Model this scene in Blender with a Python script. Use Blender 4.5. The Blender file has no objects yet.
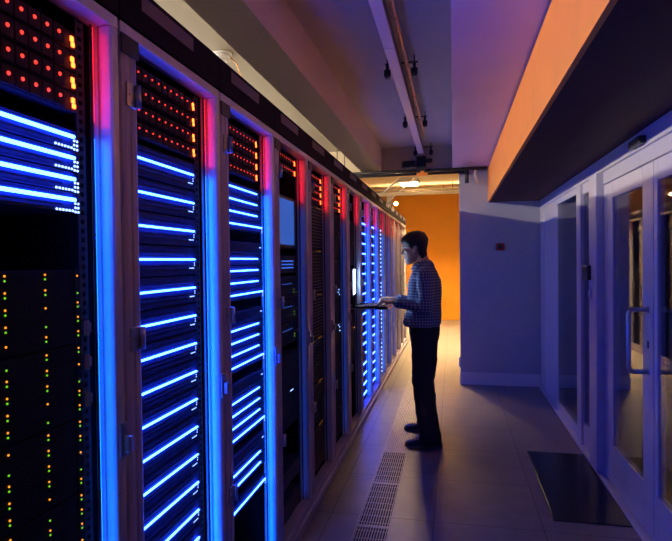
import bpy, bmesh, math, random
from mathutils import Vector, Matrix
random.seed(7)
PI = math.pi
scn = bpy.context.scene
COL = scn.collection

# ------------------------------------------------------------------ materials
MATS = {}
def mat(name, color, rough=0.5, metal=0.0, spec=0.5, noise=None, bump=None, coat=0.0):
    """Principled material; noise=(scale, amount) mottles the colour, bump=(scale, strength) roughens it."""
    if name in MATS: return MATS[name]
    m = bpy.data.materials.new(name); m.use_nodes = True
    nt = m.node_tree; b = nt.nodes['Principled BSDF']
    b.inputs['Base Color'].default_value = (*color, 1)
    b.inputs['Roughness'].default_value = rough
    b.inputs['Metallic'].default_value = metal
    b.inputs['Specular IOR Level'].default_value = spec
    b.inputs['Coat Weight'].default_value = coat
    tc = nt.nodes.new('ShaderNodeTexCoord')
    if noise:
        n = nt.nodes.new('ShaderNodeTexNoise'); n.inputs['Scale'].default_value = noise[0]; n.inputs['Detail'].default_value = 5
        nt.links.new(tc.outputs['Object'], n.inputs['Vector'])
        r = nt.nodes.new('ShaderNodeMapRange')
        r.inputs['From Min'].default_value = .3; r.inputs['From Max'].default_value = .7
        r.inputs['To Min'].default_value = 1 - noise[1]; r.inputs['To Max'].default_value = 1 + noise[1]
        nt.links.new(n.outputs['Fac'], r.inputs['Value'])
        v = nt.nodes.new('ShaderNodeVectorMath'); v.operation = 'SCALE'; v.inputs[0].default_value = color
        nt.links.new(r.outputs[0], v.inputs['Scale']); nt.links.new(v.outputs[0], b.inputs['Base Color'])
    if bump:
        n2 = nt.nodes.new('ShaderNodeTexNoise'); n2.inputs['Scale'].default_value = bump[0]; n2.inputs['Detail'].default_value = 4
        nt.links.new(tc.outputs['Object'], n2.inputs['Vector'])
        bp = nt.nodes.new('ShaderNodeBump'); bp.inputs['Strength'].default_value = bump[1]; bp.inputs['Distance'].default_value = .01
        nt.links.new(n2.outputs['Fac'], bp.inputs['Height']); nt.links.new(bp.outputs[0], b.inputs['Normal'])
    MATS[name] = m; return m

def emit(name, color, strength):
    if name in MATS: return MATS[name]
    m = bpy.data.materials.new(name); m.use_nodes = True
    b = m.node_tree.nodes['Principled BSDF']
    b.inputs['Base Color'].default_value = (.02, .02, .02, 1)
    b.inputs['Emission Color'].default_value = (*color, 1)
    b.inputs['Emission Strength'].default_value = strength
    MATS[name] = m; return m

# ------------------------------------------------------------------ mesh builder
class MB:
    def __init__(s): s.v = []; s.f = []; s.m = []; s.sm = []
    def add(s, vs, fs, mi=0, smooth=False):
        o = len(s.v); s.v += [tuple(v) for v in vs]
        for f in fs: s.f.append([i + o for i in f]); s.m.append(mi); s.sm.append(smooth)
        return s
    def box(s, x0, x1, y0, y1, z0, z1, mi=0):
        if x0 > x1: x0, x1 = x1, x0
        if y0 > y1: y0, y1 = y1, y0
        if z0 > z1: z0, z1 = z1, z0
        vs = [(x0,y0,z0),(x1,y0,z0),(x1,y1,z0),(x0,y1,z0),(x0,y0,z1),(x1,y0,z1),(x1,y1,z1),(x0,y1,z1)]
        return s.add(vs, [(0,3,2,1),(4,5,6,7),(0,1,5,4),(1,2,6,5),(2,3,7,6),(3,0,4,7)], mi)
    def bbox(s, x0, x1, y0, y1, z0, z1, b=.004, mi=0):
        """box with every edge chamfered by b"""
        bm = bmesh.new(); bmesh.ops.create_cube(bm, size=1)
        for v in bm.verts:
            v.co = Vector(((x0+x1)/2 + v.co.x*abs(x1-x0), (y0+y1)/2 + v.co.y*abs(y1-y0), (z0+z1)/2 + v.co.z*abs(z1-z0)))
        bmesh.ops.bevel(bm, geom=list(bm.edges), offset=b, segments=2, affect='EDGES', profile=.5)
        bm.verts.index_update()
        s.add([v.co[:] for v in bm.verts], [[v.index for v in f.verts] for f in bm.faces], mi); bm.free(); return s
    def tube(s, pts, r, n=10, mi=0, cap=True):
        pts = [Vector(p) for p in pts]; k = len(pts)
        rs = r if isinstance(r, (list, tuple)) else [r]*k
        rings = []; prev = None
        for i, p in enumerate(pts):
            d = (pts[min(i+1,k-1)] - pts[max(i-1,0)]).normalized()
            if prev is None:
                a = Vector((0,0,1)) if abs(d.z) < .9 else Vector((1,0,0))
                u = d.cross(a).normalized()
            else: u = (prev - d*prev.dot(d)).normalized()
            prev = u; w = d.cross(u)
            rings.append([p + (u*math.cos(2*PI*j/n) + w*math.sin(2*PI*j/n))*rs[i] for j in range(n)])
        vs = [v for ring in rings for v in ring]
        fs = [(i*n+j, i*n+(j+1)%n, (i+1)*n+(j+1)%n, (i+1)*n+j) for i in range(k-1) for j in range(n)]
        s.add(vs, fs, mi, True)
        if cap:
            s.add(rings[0], [list(range(n))[::-1]], mi); s.add(rings[-1], [list(range(n))], mi)
        return s
    def loft(s, rings, mi=0, cap=True):
        n = len(rings[0]); vs = [v for r in rings for v in r]
        fs = [(i*n+j, i*n+(j+1)%n, (i+1)*n+(j+1)%n, (i+1)*n+j) for i in range(len(rings)-1) for j in range(n)]
        if cap: fs += [list(range(n))[::-1], [len(vs)-n+j for j in range(n)]]
        return s.add(vs, fs, mi, True)
    def ball(s, c, rx, ry=None, rz=None, mi=0, nu=12, nv=8, M=None):
        ry = ry or rx; rz = rz or rx; vs = []
        for i in range(nv+1):
            t = PI*i/nv
            for j in range(nu):
                a = 2*PI*j/nu
                p = Vector((rx*math.sin(t)*math.cos(a), ry*math.sin(t)*math.sin(a), -rz*math.cos(t)))
                if M is not None: p = M @ p
                vs.append(Vector(c) + p)
        fs = [(i*nu+j, i*nu+(j+1)%nu, (i+1)*nu+(j+1)%nu, (i+1)*nu+j) for i in range(nv) for j in range(nu)]
        return s.add(vs, fs, mi, True)
    def mesh(s, name, mats):
        me = bpy.data.meshes.new(name)
        me.from_pydata(s.v, [], s.f)
        for m in (mats if isinstance(mats, (list, tuple)) else [mats]): me.materials.append(m)
        me.polygons.foreach_set('material_index', s.m); me.polygons.foreach_set('use_smooth', s.sm)
        bm = bmesh.new(); bm.from_mesh(me)
        bmesh.ops.remove_doubles(bm, verts=bm.verts, dist=1e-6)
        bmesh.ops.recalc_face_normals(bm, faces=bm.faces); bm.to_mesh(me); bm.free()
        me.update(); return me
    def build(s, name, mats, parent=None, loc=(0,0,0)):
        return link(name, s.mesh(name, mats), parent, loc)

def link(name, data, parent=None, loc=(0,0,0), rot=None):
    o = bpy.data.objects.new(name, data); COL.objects.link(o); o.location = loc
    if rot: o.rotation_euler = rot
    if parent: o.parent = parent
    return o
def tag(o, label=None, cat=None, group=None, kind=None):
    if label: o['label'] = label
    if cat: o['category'] = cat
    if group: o['group'] = group
    if kind: o['kind'] = kind
    return o
def thing(name, label, cat, loc=(0,0,0), group=None, rot=None):
    o = link(name, None, None, loc, rot); o.empty_display_size = .05
    return tag(o, label, cat, group)
def struct(name, mb, mats, label, cat):
    return tag(mb.build(name, mats), label, cat, None, 'structure')
ORD = ['first','second','third','fourth','fifth','sixth','seventh','eighth','ninth','tenth','eleventh','twelfth','thirteenth',
       'fourteenth','fifteenth','sixteenth','seventeenth','eighteenth','nineteenth','twentieth','twenty-first']
def top_ord(i, n): return 'topmost' if i == 0 else ('lowest' if i == n-1 else ORD[i])

# ------------------------------------------------------------------ palette
M_wall   = mat('painted_wall', (.62,.60,.62), .6, noise=(3,.04), bump=(90,.05))
M_dwall  = mat('dark_grey_wall_paint', (.10,.095,.10), .6, noise=(3,.06))
M_ewall  = mat('grey_end_wall_paint', (.38,.375,.42), .65, noise=(3,.04), bump=(90,.05))
M_ceilR  = mat('light_tinted_drop_ceiling', (.64,.56,.60), .7, noise=(2,.05), bump=(60,.05))  # ceiling copy with the bluish light mixed into its colour
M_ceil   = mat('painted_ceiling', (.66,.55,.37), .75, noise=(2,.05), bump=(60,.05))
M_plum   = mat('shaded_plum_paint', (.060,.014,.020), .6, 0, .15, noise=(3,.1))  # darkened so the colour carries the shade under the soffit
M_orange = mat('orange_paint', (.86,.27,.035), .5, noise=(4,.05))
M_far    = mat('orange_far_paint', (.92,.36,.015), .6, noise=(2,.05))
M_frame  = mat('white_aluminium', (.62,.60,.66), .35, noise=(8,.03))
M_rail   = mat('rack_aluminium', (.46,.41,.54), .55, .1, .25, noise=(12,.06))
M_stile  = mat('rack_pale_aluminium', (.60,.58,.62), .38, .3, noise=(12,.05))
M_black  = mat('black_plastic', (.012,.012,.016), .4)
M_dark   = mat('black_steel', (.018,.018,.026), .6, 0, .2, noise=(30,.15))
M_head   = mat('header_black_steel', (.016,.012,.018), .75, 0, .08, noise=(10,.2))
M_plate  = mat('grey_label_plate', (.22,.18,.21), .7, 0, .1)
M_panel  = mat('server_black_panel', (.020,.034,.085), .6, 0, .12, noise=(40,.2))
M_drive  = mat('drive_bay_dark_red_brown', (.05,.022,.035), .6, 0, .12, noise=(30,.2))
M_chass  = mat('chassis_black', (.012,.016,.03), .6, 0, .12, noise=(40,.2))
M_screw  = mat('zinc_steel', (.45,.45,.48), .3, .9)
M_grate  = mat('grate_steel', (.34,.31,.31), .40, .6, noise=(60,.15))
M_slot_shade    = mat('slot_shade_black', (.006,.006,.007), .8)  # black sheet in place of the shade below the slots
M_mat_   = mat('glossy_dark_floor_panel', (.006,.007,.011), .24, 0, .25, noise=(20,.2))
M_tubew  = mat('white_trunking', (.80,.64,.58), .45)
M_brass  = mat('copper_conduit', (.85,.42,.14), .4, .4, noise=(30,.2))
M_white  = mat('white_plastic', (.75,.73,.70), .45)
M_redp   = mat('red_plastic', (.45,.03,.02), .4)
M_pipe   = mat('painted_pipe', (.55,.45,.36), .5, noise=(20,.1))
M_steelpole = mat('brushed_steel', (.55,.55,.60), .28, .85)

E_bar   = emit('blue_white_light_bar', (.014,.058,1.0), 48)
E_bars  = emit('blue_white_light_bar_strong', (.014,.058,1.0), 50)
E_barf  = emit('blue_white_light_bar_far', (.020,.060,1.0), 30)
E_dotw  = emit('pale_blue_indicator', (.25,.40,1.0), 4)
E_dimb  = emit('dim_blue_indicator', (.06,.18,1.0), .8)
E_red   = emit('red_indicator', (1.0,.035,.02), 2.6)
E_redh  = emit('orange_red_activity_light', (1.0,.10,.012), 9)
E_amber = emit('amber_indicator', (1.0,.30,.01), 1.6)
E_green = emit('green_indicator', (.25,.85,.01), .8)
E_scr   = emit('blue_monitor_glow', (.03,.16,.75), .6)

# floor: stone tiles with thin seams
def floor_mat():
    m = bpy.data.materials.new('stone_floor_tiles'); m.use_nodes = True; nt = m.node_tree; N = nt.nodes; L = nt.links
    b = N['Principled BSDF']; tc = N.new('ShaderNodeTexCoord'); sp = N.new('ShaderNodeSeparateXYZ')
    L.new(tc.outputs['Object'], sp.inputs[0])
    def math_(op, a, bb):
        n = N.new('ShaderNodeMath'); n.operation = op
        for i, q in enumerate((a, bb)):
            if isinstance(q, (int, float)): n.inputs[i].default_value = q
            else: L.new(q, n.inputs[i])
        return n.outputs[0]
    def seam(sock, off, pitch):
        t = math_('FRACT', math_('DIVIDE', math_('SUBTRACT', sock, off), pitch), 0)
        d = math_('ABSOLUTE', math_('SUBTRACT', t, .5), 0)
        return math_('GREATER_THAN', d, .5 - .0022/pitch)
    s = math_('MAXIMUM', seam(sp.outputs[0], .48-6.0, .6), seam(sp.outputs[1], 3.12-6.1, .61))
    n = N.new('ShaderNodeTexNoise'); n.inputs['Scale'].default_value = 5; n.inputs['Detail'].default_value = 8
    L.new(tc.outputs['Object'], n.inputs['Vector'])
    cr = N.new('ShaderNodeValToRGB'); cr.color_ramp.elements[0].position = .3; cr.color_ramp.elements[1].position = .72
    cr.color_ramp.elements[0].color = (.17,.145,.142,1); cr.color_ramp.elements[1].color = (.25,.215,.205,1)
    L.new(n.outputs['Fac'], cr.inputs[0])
    mx = N.new('ShaderNodeMix'); mx.data_type = 'RGBA'; L.new(s, mx.inputs[0]); L.new(cr.outputs[0], mx.inputs[6])
    mx.inputs[7].default_value = (.02,.017,.02,1); L.new(mx.outputs[2], b.inputs['Base Color'])
    r = N.new('ShaderNodeMapRange'); r.inputs['To Min'].default_value = .24; r.inputs['To Max'].default_value = .46
    L.new(n.outputs['Fac'], r.inputs['Value']); L.new(r.outputs[0], b.inputs['Roughness'])
    bp = N.new('ShaderNodeBump'); bp.inputs['Strength'].default_value = .12; bp.inputs['Distance'].default_value = .01
    n2 = N.new('ShaderNodeTexNoise'); n2.inputs['Scale'].default_value = 22; L.new(tc.outputs['Object'], n2.inputs['Vector'])
    L.new(n2.outputs['Fac'], bp.inputs['Height']); L.new(bp.outputs[0], b.inputs['Normal'])
    return m
M_floor = floor_mat()

def glass_mat(name, f0=.07):
    m = bpy.data.materials.new(name); m.use_nodes = True; nt = m.node_tree; N = nt.nodes; L = nt.links
    N.remove(N['Principled BSDF']); out = N['Material Output']
    geo = N.new('ShaderNodeNewGeometry')
    d = N.new('ShaderNodeVectorMath'); d.operation = 'DOT_PRODUCT'
    L.new(geo.outputs['Normal'], d.inputs[0]); L.new(geo.outputs['Incoming'], d.inputs[1])
    def mt(op, a, b):
        n = N.new('ShaderNodeMath'); n.operation = op
        for i, q in enumerate((a, b)):
            if isinstance(q, (int, float)): n.inputs[i].default_value = q
            else: L.new(q, n.inputs[i])
        return n.outputs[0]
    c = mt('ABSOLUTE', d.outputs['Value'], 0)
    p = mt('POWER', mt('SUBTRACT', 1.0, c), 4.0)
    fr = mt('ADD', f0, mt('MULTIPLY', p, 1-f0))
    tr = N.new('ShaderNodeBsdfTransparent'); tr.inputs[0].default_value = (.80,.84,.90,1)
    gl = N.new('ShaderNodeBsdfGlossy'); gl.inputs['Roughness'].default_value = .015
    mx = N.new('ShaderNodeMixShader'); L.new(fr, mx.inputs[0]); L.new(tr.outputs[0], mx.inputs[1]); L.new(gl.outputs[0], mx.inputs[2])
    L.new(mx.outputs[0], out.inputs[0]); return m
M_glass = glass_mat('clear_glass')

# ------------------------------------------------------------------ the shell
GX = 1.0          # face of the glazed partition
EW = 6.67         # face of the end wall
RX = -.831        # front plane of the rack row
struct('floor', MB().box(-4.2,4.2,-2.6,14.0,-.2,0), M_floor, 'stone tile floor of the aisle and the lit area beyond', 'floor')
struct('ceiling_left', MB().box(-4.2,-1.0955,-2.6,EW,2.88,3.0), mat('shaded_beige_ceiling', (.42,.37,.27), .75, noise=(2,.05), bump=(60,.05)), 'beige ceiling above the rack row and the next aisle', 'ceiling')  # darker copy of the ceiling paint, shade put into the colour
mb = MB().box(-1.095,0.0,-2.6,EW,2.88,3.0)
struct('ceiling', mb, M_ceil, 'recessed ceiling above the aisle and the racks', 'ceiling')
struct('ceiling_beam', MB().box(-1.095,-.853,-2.6,EW,2.6,2.88), mat('lightened_beam_paint', (.74,.64,.52), .75, noise=(2,.05), bump=(60,.05)), 'long dropped ceiling beam above the rack row', 'beam')  # lighter ceiling copy, brightness of the lit underside put into the colour
struct('ceiling_drop', MB().box(0.0,4.2,-2.6,EW,2.592,3.0), M_ceilR, 'lower flat ceiling over the walkway', 'ceiling')
struct('lintel_beam', MB().box(-4.2,4.2,EW,EW+.16,2.6,3.3), M_ceil, 'cross beam over the opening at the end of the aisle', 'beam')
sof = struct('soffit', MB().box(.432,GX+.12,-2.6,EW,2.18,2.592), M_plum, 'plum underside of the boxed soffit over the glass doors, shade in its colour', 'soffit')
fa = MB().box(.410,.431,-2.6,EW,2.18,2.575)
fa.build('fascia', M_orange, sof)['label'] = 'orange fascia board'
struct('ceiling_far', MB().box(-4.2,4.2,EW+.16,14.0,3.2,3.3), M_ceil, 'brightly lit ceiling beyond the opening', 'ceiling')
struct('wall_far', MB().box(-1.48,4.2,13.78,13.95,0,3.2), M_far, 'orange wall closing the view at the far end', 'wall')
struct('wall_left', MB().box(-4.35,-4.2,-2.6,14.0,0,3.3), M_dwall, 'wall of the next aisle behind the racks', 'wall')
struct('wall_right', MB().box(4.2,4.35,-2.6,14.0,0,3.3), M_dwall, 'outer wall of the room behind the glass', 'wall')
struct('wall_back', MB().box(-4.2,4.2,-2.75,-2.6,0,3.0), M_dwall, 'wall at the near end of the aisle', 'wall')
struct('wall_end', MB().box(.078,4.2,EW,EW+.13,0,2.6), M_ewall, 'blue-lit end wall beside the opening', 'wall')
b = MB().bbox(.070,GX-.0,EW-.012,EW-.0005,0,.148,.003)
struct('baseboard_end', b, M_wall, 'flat skirting along the foot of the end wall', 'baseboard')
struct('wall_far_left', MB().box(-4.2,-1.62,13.5,13.9,0,3.2), mat('brick_wall_paint',(.5,.25,.08),.7), 'wall to the side of the far orange wall', 'wall')
struct('trim_1', MB().box(-1.62,-1.48,13.6,13.9,0,3.2), M_white, 'white corner post beside the orange wall', 'post')

# ------------------------------------------------------------------ racks
PITCH = .613
def seam(k): return 1.245 + PITCH*k      # seam between rack k and k+1 (rack 0 is the first in view)
SX = -.049                                # server faces, behind the door frame plane
def stile_mesh():
    """rounded left door stile with a shallow flute"""
    y0, y1 = -.3005, -.222
    prof = [(-.046,y0),(-.010,y0),(-.003,y0+.006),(0,y0+.016),(0,y0+.030),(-.004,y0+.034),(-.004,y0+.040),(0,y0+.044),
            (0,y1-.016),(-.004,y1-.005),(-.012,y1),(-.046,y1)]
    m = MB(); m.loft([[(x,y,z) for x,y in prof] for z in (.095,2.096)]); m.sm = [False]*len(m.sm)
    return m.mesh('frame_post', M_rail)
def rstile_mesh():
    y0, y1 = .272, .3025
    prof = [(-.062,y0),(-.040,y0),(-.040,y0+.007),(-.034,y0+.007),(-.034,y0),(-.005,y0),(0,y0+.005),(0,y1-.003),(-.003,y1),(-.062,y1)]
    m = MB(); m.loft([[(x,y,z) for x,y in prof] for z in (.095,2.096)]); m.sm = [False]*len(m.sm)
    return m.mesh('frame_post', M_stile)
def body_mesh():
    m = MB(); t = .0025
    m.box(-.90,-.066,-.3055,-.3055+t,.052,2.13); m.box(-.90,-.066,.3055-t,.3055,.052,2.13)
    m.box(-.90,-.897,-.303,.303,.052,2.13); m.box(-.897,-.066,-.303,.303,2.127,2.13); m.box(-.897,-.066,-.303,.303,.052,.055)
    return m.mesh('cabinet_body', M_dark)
def toprail_mesh():
    m = MB(); m.bbox(-.062,0,-.3005,.3025,2.098,2.129,.003); m.box(-.04,-.03,-.29,.29,2.0975,2.0985)
    return m.mesh('top_rail', M_stile)
def hinge_mesh():
    m = MB(); m.bbox(0,.006,-.022,.022,-.032,.032,.002); m.tube([(.012,.018,-.03),(.012,.018,.03)], .008, 12)
    m.tube([(.006,-.012,0),(.009,-.012,0)], .004, 8); return m.mesh('hinge', M_screw)
def lock_mesh():
    m = MB(); m.bbox(0,.008,-.014,.014,-.045,.045,.003); m.bbox(.008,.026,-.009,.009,-.03,.012,.004)
    m.tube([(.008,0,.028),(.013,0,.028)], .006, 10); return m.mesh('door_latch', M_screw)
def railm():
    """vertical mounting rail with a column of square holes"""
    m = MB(); w = .030
    m.box(-.003,0,0,.009,0,1.99); m.box(-.003,0,.021,w,0,1.99)
    for i in range(90): m.box(-.003,0,.009,.021,i*.0222,i*.0222+.011)
    return m.mesh('mounting_rail', mat('rail_grey_steel', (.05,.05,.07), .6, 0, .2))
def header_mesh():
    m = MB(); m.bbox(-.50,.002,-.3045,.3045,2.1335,2.252,.003); return m.mesh('header_panel', M_head)
def plate_mesh():
    m = MB(); m.bbox(.0022,.0042,-.205,.095,2.193,2.236,.0008); return m.mesh('label_plate', M_plate)
def brail_mesh():
    m = MB(); m.bbox(-.062,0,-.3005,.3025,.056,.093,.003); return m.mesh('bottom_rail', M_rail)
def plinth_mesh():
    m = MB(); m.bbox(-.90,.014,-.3055,.3055,0,.050,.004); return m.mesh('plinth', M_rail)
def strip_mesh():  # added strip that colours the neighbouring post red and blue
    m = MB(); m.box(-.040,-.034,.243,.247,.11,2.09); return m.mesh('added_glow_strip', M_black)
ME = dict(post=stile_mesh(), rpost=rstile_mesh(), body=body_mesh(), top=toprail_mesh(), hinge=hinge_mesh(), lock=lock_mesh(), rail=railm(),
          header=header_mesh(), plate=plate_mesh(), brail=brail_mesh(), plinth=plinth_mesh(), cap=MB().bbox(.0005,.005,-.3035,-.225,2.046,2.0972,.002).mesh('corner_cap', M_black), strip=strip_mesh())
def diff_mesh(red, blue, zsplit):
    key = 'd%s%s%s' % (red, blue, zsplit)
    if key not in ME:
        m = MB(); m.box(-.040,-.034,.2472,.2477,zsplit+.02,2.085,0); m.box(-.040,-.034,.2472,.2477,.12,zsplit-.02,1)
        ME[key] = m.mesh('diffuser', [emit('added_red_glow_%s' % red, (1.0,.010,.04), red*1.7), emit('added_blue_glow_%s' % blue, (.003,.11,1.0), blue*3.0)])
    return ME[key]

RACK_LOOK = [
 'black rack cut by the frame edge with columns of amber and green lights',
 'second black rack of the row, evenly spaced long blue light bars',
 'third black rack of the row, blue bars in groups of four',
 'fourth black rack of the row, holding a dim blue monitor',
 'fifth black rack of the row, filled with dark finned units',
 'sixth black rack of the row, dark inside, beside the console',
 'seventh black rack of the row, console tray pulled out towards the man',
 'eighth black rack of the row, first column of blue lights past the console',
 'ninth black rack of the row, second column of blue lights past the console',
 'tenth black rack of the row, small blue dots behind the hands',
 'eleventh black rack of the row, blue glints on its post',
 'twelfth black rack of the row, warm brown post with blue glints',
 'thirteenth black rack of the row, warm-lit post behind the forearm',
 'fourteenth black rack of the row, warm-lit, last but one',
 'last black rack of the row, warm-lit at the aisle end']
#           red, blue strengths of the added glow strips
STRIP = [(5,8),(5,11),(5,10),(5,.5),(5,.08),(6,.5),(5,.08),(5,6),(5,5),(5,3),(4,1.6),(4,1.4),(3,.3),(1,.2),(1,.1)]
RACKS = []
for k in range(15):
    yc = seam(k) - PITCH/2
    r = thing('server_rack', RACK_LOOK[k], 'server rack', (RX, yc, 0), 'server racks in one row')
    RACKS.append(r)
    link('cabinet_body', ME['body'], r); link('frame_post', ME['post'], r); link('frame_post', ME['rpost'], r)
    link('top_rail', ME['top'], r); link('bottom_rail', ME['brail'], r); link('plinth', ME['plinth'], r)
    h = link('header_panel', ME['header'], r); link('label_plate', ME['plate'], h)['label'] = 'grey blank label plate'
    for z in (1.945, 1.30, .62): link('hinge', ME['hinge'], r, (0,-.262,z))
    link('corner_cap', ME['cap'], r)
    link('door_latch', ME['lock'], r, (0,.288,1.05))
    ry = {0:.208, 1:.203}.get(k, .235 if k != 2 else .2215)
    if k not in (2,7,8,9): link('mounting_rail', ME['rail'], r, (SX-.004, min(ry,.219), .10))
    s = link('added_glow_strip', ME['strip'], r)
    link('diffuser', diff_mesh(*STRIP[k], 1.83), s)['label'] = 'added unseen glow, red above and blue below'

for z in (1.345,1.262,1.172):
    MB().bbox(-.045,-.034,.207,.216,-.018,.018,.002).bbox(-.045,-.038,.2165,.228,-.012,.012,.002).build('cable_bracket', mat('bracket_grey', (.22,.20,.20), .5), RACKS[0], (0,0,z))
# ------------------------------------------------------------------ servers
def server(name, label, cat, k, z, y0, y1, h, group, depth=.62, x=SX):
    """an Empty at the unit's base, faces +X; local y 0 is the middle of the unit"""
    yc = seam(k) - PITCH/2
    return thing(name, label, cat, (RX + x, yc + (y0+y1)/2, z), group), (y1-y0)
def unit_panel(w, h, m, depth=.62, slots=True):
    key = ('panel', round(w,3), round(h,3), m.name, slots)
    if key not in ME:
        b = MB(); b.bbox(-depth,-.002,-w/2,w/2,.001,h-.001,.0015)
        b.box(-.002,0,-w/2,-w/2+.018,.002,h-.002); b.box(-.002,0,w/2-.018,w/2,.002,h-.002)     # ears
        if slots:
            n = max(2, int(h/.012)); 
            for i in range(n):
                zz = .004 + (h-.008)*(i+.5)/n
                b.box(-.002,-.0005,-w/2+.03,w/2-.05,zz-.0015,zz+.0015)
        ME[key] = b.mesh('case', m)
    return ME[key]
def add_screws(t, w, h):
    if 'screw' not in ME: ME['screw'] = MB().tube([(0,0,0),(.002,0,0)], .0035, 8).mesh('mounting_screw', M_screw)
    for y in (-w/2+.008, w/2-.008): link('mounting_screw', ME['screw'], t, (0,y,h/2))
def bar_mesh(w, y0, y1, r, z, m):
    key = ('bar', y0, y1, r, z, m.name)
    if key not in ME: ME[key] = MB().tube([(.0035,y0,z),(.0035,y1,z)], r, 10).mesh('light_bar', m)
    return ME[key]
def led(t, y, z, r, m, x=.001):
    key = ('led', r, m.name)
    if key not in ME: ME[key] = MB().ball((0,0,0), r*.8, r, r, 0, 8, 6).mesh('indicator_light', m)
    return link('indicator_light', ME[key], t, (x,y,z))
def leds(t, pts, r, mats, mi=None):
    for i, (y, z) in enumerate(pts): led(t, y, z, r, mats[mi[i]] if mi else mats)

def red_unit(k, i, n, z, y0, y1, label, big):
    h = .047; w = y1-y0
    t, w = server('drive_unit', label, 'drive unit', k, z-.02, y0, y1, h, 'red-lit drive units at the top of the racks')
    link('case', unit_panel(w, h, M_drive, slots=False), t); add_screws(t, w, h)
    # ten drive caddies with a small red lamp each, then the tall activity lamp
    p = (w-.055)/10; key = ('caddy', round(w,3))
    if key not in ME: ME[key] = MB().bbox(-.0015,.004,.002,p-.002,.004,h-.004,.001).mesh('drive_caddy', M_drive)
    for c in range(10):
        cd = link('drive_caddy', ME[key], t, (.0017,-w/2+.012+c*p,0))
        led(cd, .50*p, .026, (.0044 if big else .0028), E_red, .0042)
    key = ('act', big)
    if key not in ME:
        b = MB(); s = 1.0 if big else .8
        b.bbox(.0,.005,-.006*s,.004*s,.020,.033,.002); b.bbox(.0,.005,-.003*s,.007*s,.008,.0195,.002)
        ME[key] = b.mesh('activity_light', E_redh)
    link('activity_light', ME[key], t, (0, w/2-.014, .0))

def bar_unit(k, z, y0, y1, by0, by1, h, label, group, style, r=.0045, m=None, deep=0.0):
    fr = .63 if style == 'A' else .55
    t, w = server('rack_server', label, 'server', k, z-h*fr, y0, y1, h, group)
    link('case', unit_panel(w, h, M_panel), t); add_screws(t, w, h)
    c = (y0+y1)/2
    link('light_bar', bar_mesh(w, round(by0-c,4), round(by1-c,4), r, round(h*fr,4), m or E_bar), t)['label'] = 'glowing blue light bar'
    e = by1 - c
    if style == 'A':
        zz = h*fr
        pts = [(e+.004+.010*a, zz-.008-.010*q) for a in range(2) for q in range(3)] + [(e-.058+.0105*q, zz-.026) for q in range(6)]
        leds(t, pts, .0030, E_dotw)
    elif style == 'B':
        zz = h*fr
        pts = [(e-.03+.009*q, zz-.030) for q in range(4)] + [(e+.003, zz-.012), (e+.003, zz-.020)]
        leds(t, pts, .0018, E_dotw)
    elif style == 'short':
        zz = h*fr
        pts = [(e+.020, zz), (e+.020, zz-.013), (e+.026, zz-.006)]
        leds(t, pts, .0020, E_dimb)
    else:
        zz = h*fr
        pts = [(e+.008, zz-.006-.008*q) for q in range(3)]
        leds(t, pts, .0022, E_dotw)

def dark_unit(k, z0, h, y0, y1, label, group, m, dots=None, mats=None, mi=None, rs=.003, key='', cat='server', name='rack_server', fins=0):
    t, w = server(name, label, cat, k, z0, y0, y1, h, group)
    link('case', unit_panel(w, h, m, slots=(fins == 0)), t); add_screws(t, w, h)
    if fins:
        kk = ('fins', round(w,3), round(h,3), fins)
        if kk not in ME:
            b = MB()
            for i in range(fins):
                zz = .006 + (h-.012)*(i+.5)/fins
                b.box(0,.010,-w/2+.02,w/2-.02,zz-.0022,zz+.0022)
            ME[kk] = b.mesh('grille', mat('grille_grey', (.10,.09,.10), .5, .3))
        link('grille', ME[kk], t)
    if dots: leds(t, dots, rs, mats, mi)
    return t

Y0A, Y1A = -.220, .203
Y0B, Y1B = -.220, .199
Y0C, Y1C = -.220, .2505
# first rack
zs = (2.027,1.979,1.930,1.882)
for i, z in enumerate(zs):
    red_unit(0, i, 4, z, Y0A, Y1A, '%s red-lit drive unit in the rack cut by the frame edge' % top_ord(i,4), True)
for i, z in enumerate((1.802,1.752,1.702,1.653)):
    bar_unit(0, z, Y0A, Y1A, Y0A+.03, .187, .0482, '%s of four blue-barred servers above the amber and green lights' % top_ord(i,4),
             'blue-barred servers in the first rack', 'A', .0044, E_bars)
chz = [1.49-.178*(i+1) for i in range(7)]
for i, z in enumerate(chz):
    pts = []; mi = []
    for j in range(5):
        for c, y in enumerate((-.018, .092, .196)):
            a = (i*5+j+c*2) % 6; zz = .166 - j*.0345
            if a == 4: pts += [(y-.004, zz-.005)]; mi += [0]
            elif a == 5: pts += [(y-.004, zz-.012)]; mi += [1]
            else: pts += [(y-.004, zz), (y-.004, zz-.010)]; mi += [0,1]
    c = (Y0A+Y1A)/2
    dark_unit(0, z, .176, Y0A, Y1A, '%s switch chassis under the bright bars, amber and green lights' % top_ord(i,7), 'switch chassis in the first rack',
              M_chass, [(y-c, zz) for y, zz in pts], [E_amber, E_green], mi, .0024, 'ch%d' % i, 'network switch', 'switch_chassis')
# second rack
for i, z in enumerate((2.042,1.988,1.934,1.882)):
    red_unit(1, i, 4, z, Y0B, Y1B, '%s red-lit drive unit in the second rack, above long blue bars' % top_ord(i,4), False)
for i in range(17):
    z = 1.804 - .0972*i
    bar_unit(1, z, Y0B, Y1B, Y0B+.03, .176, .0945, '%s blue-barred server from the top in the second rack' % (ORD[i] if i < 16 else 'lowest'),
             'blue-barred servers in the second rack', 'B', .0034)
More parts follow.
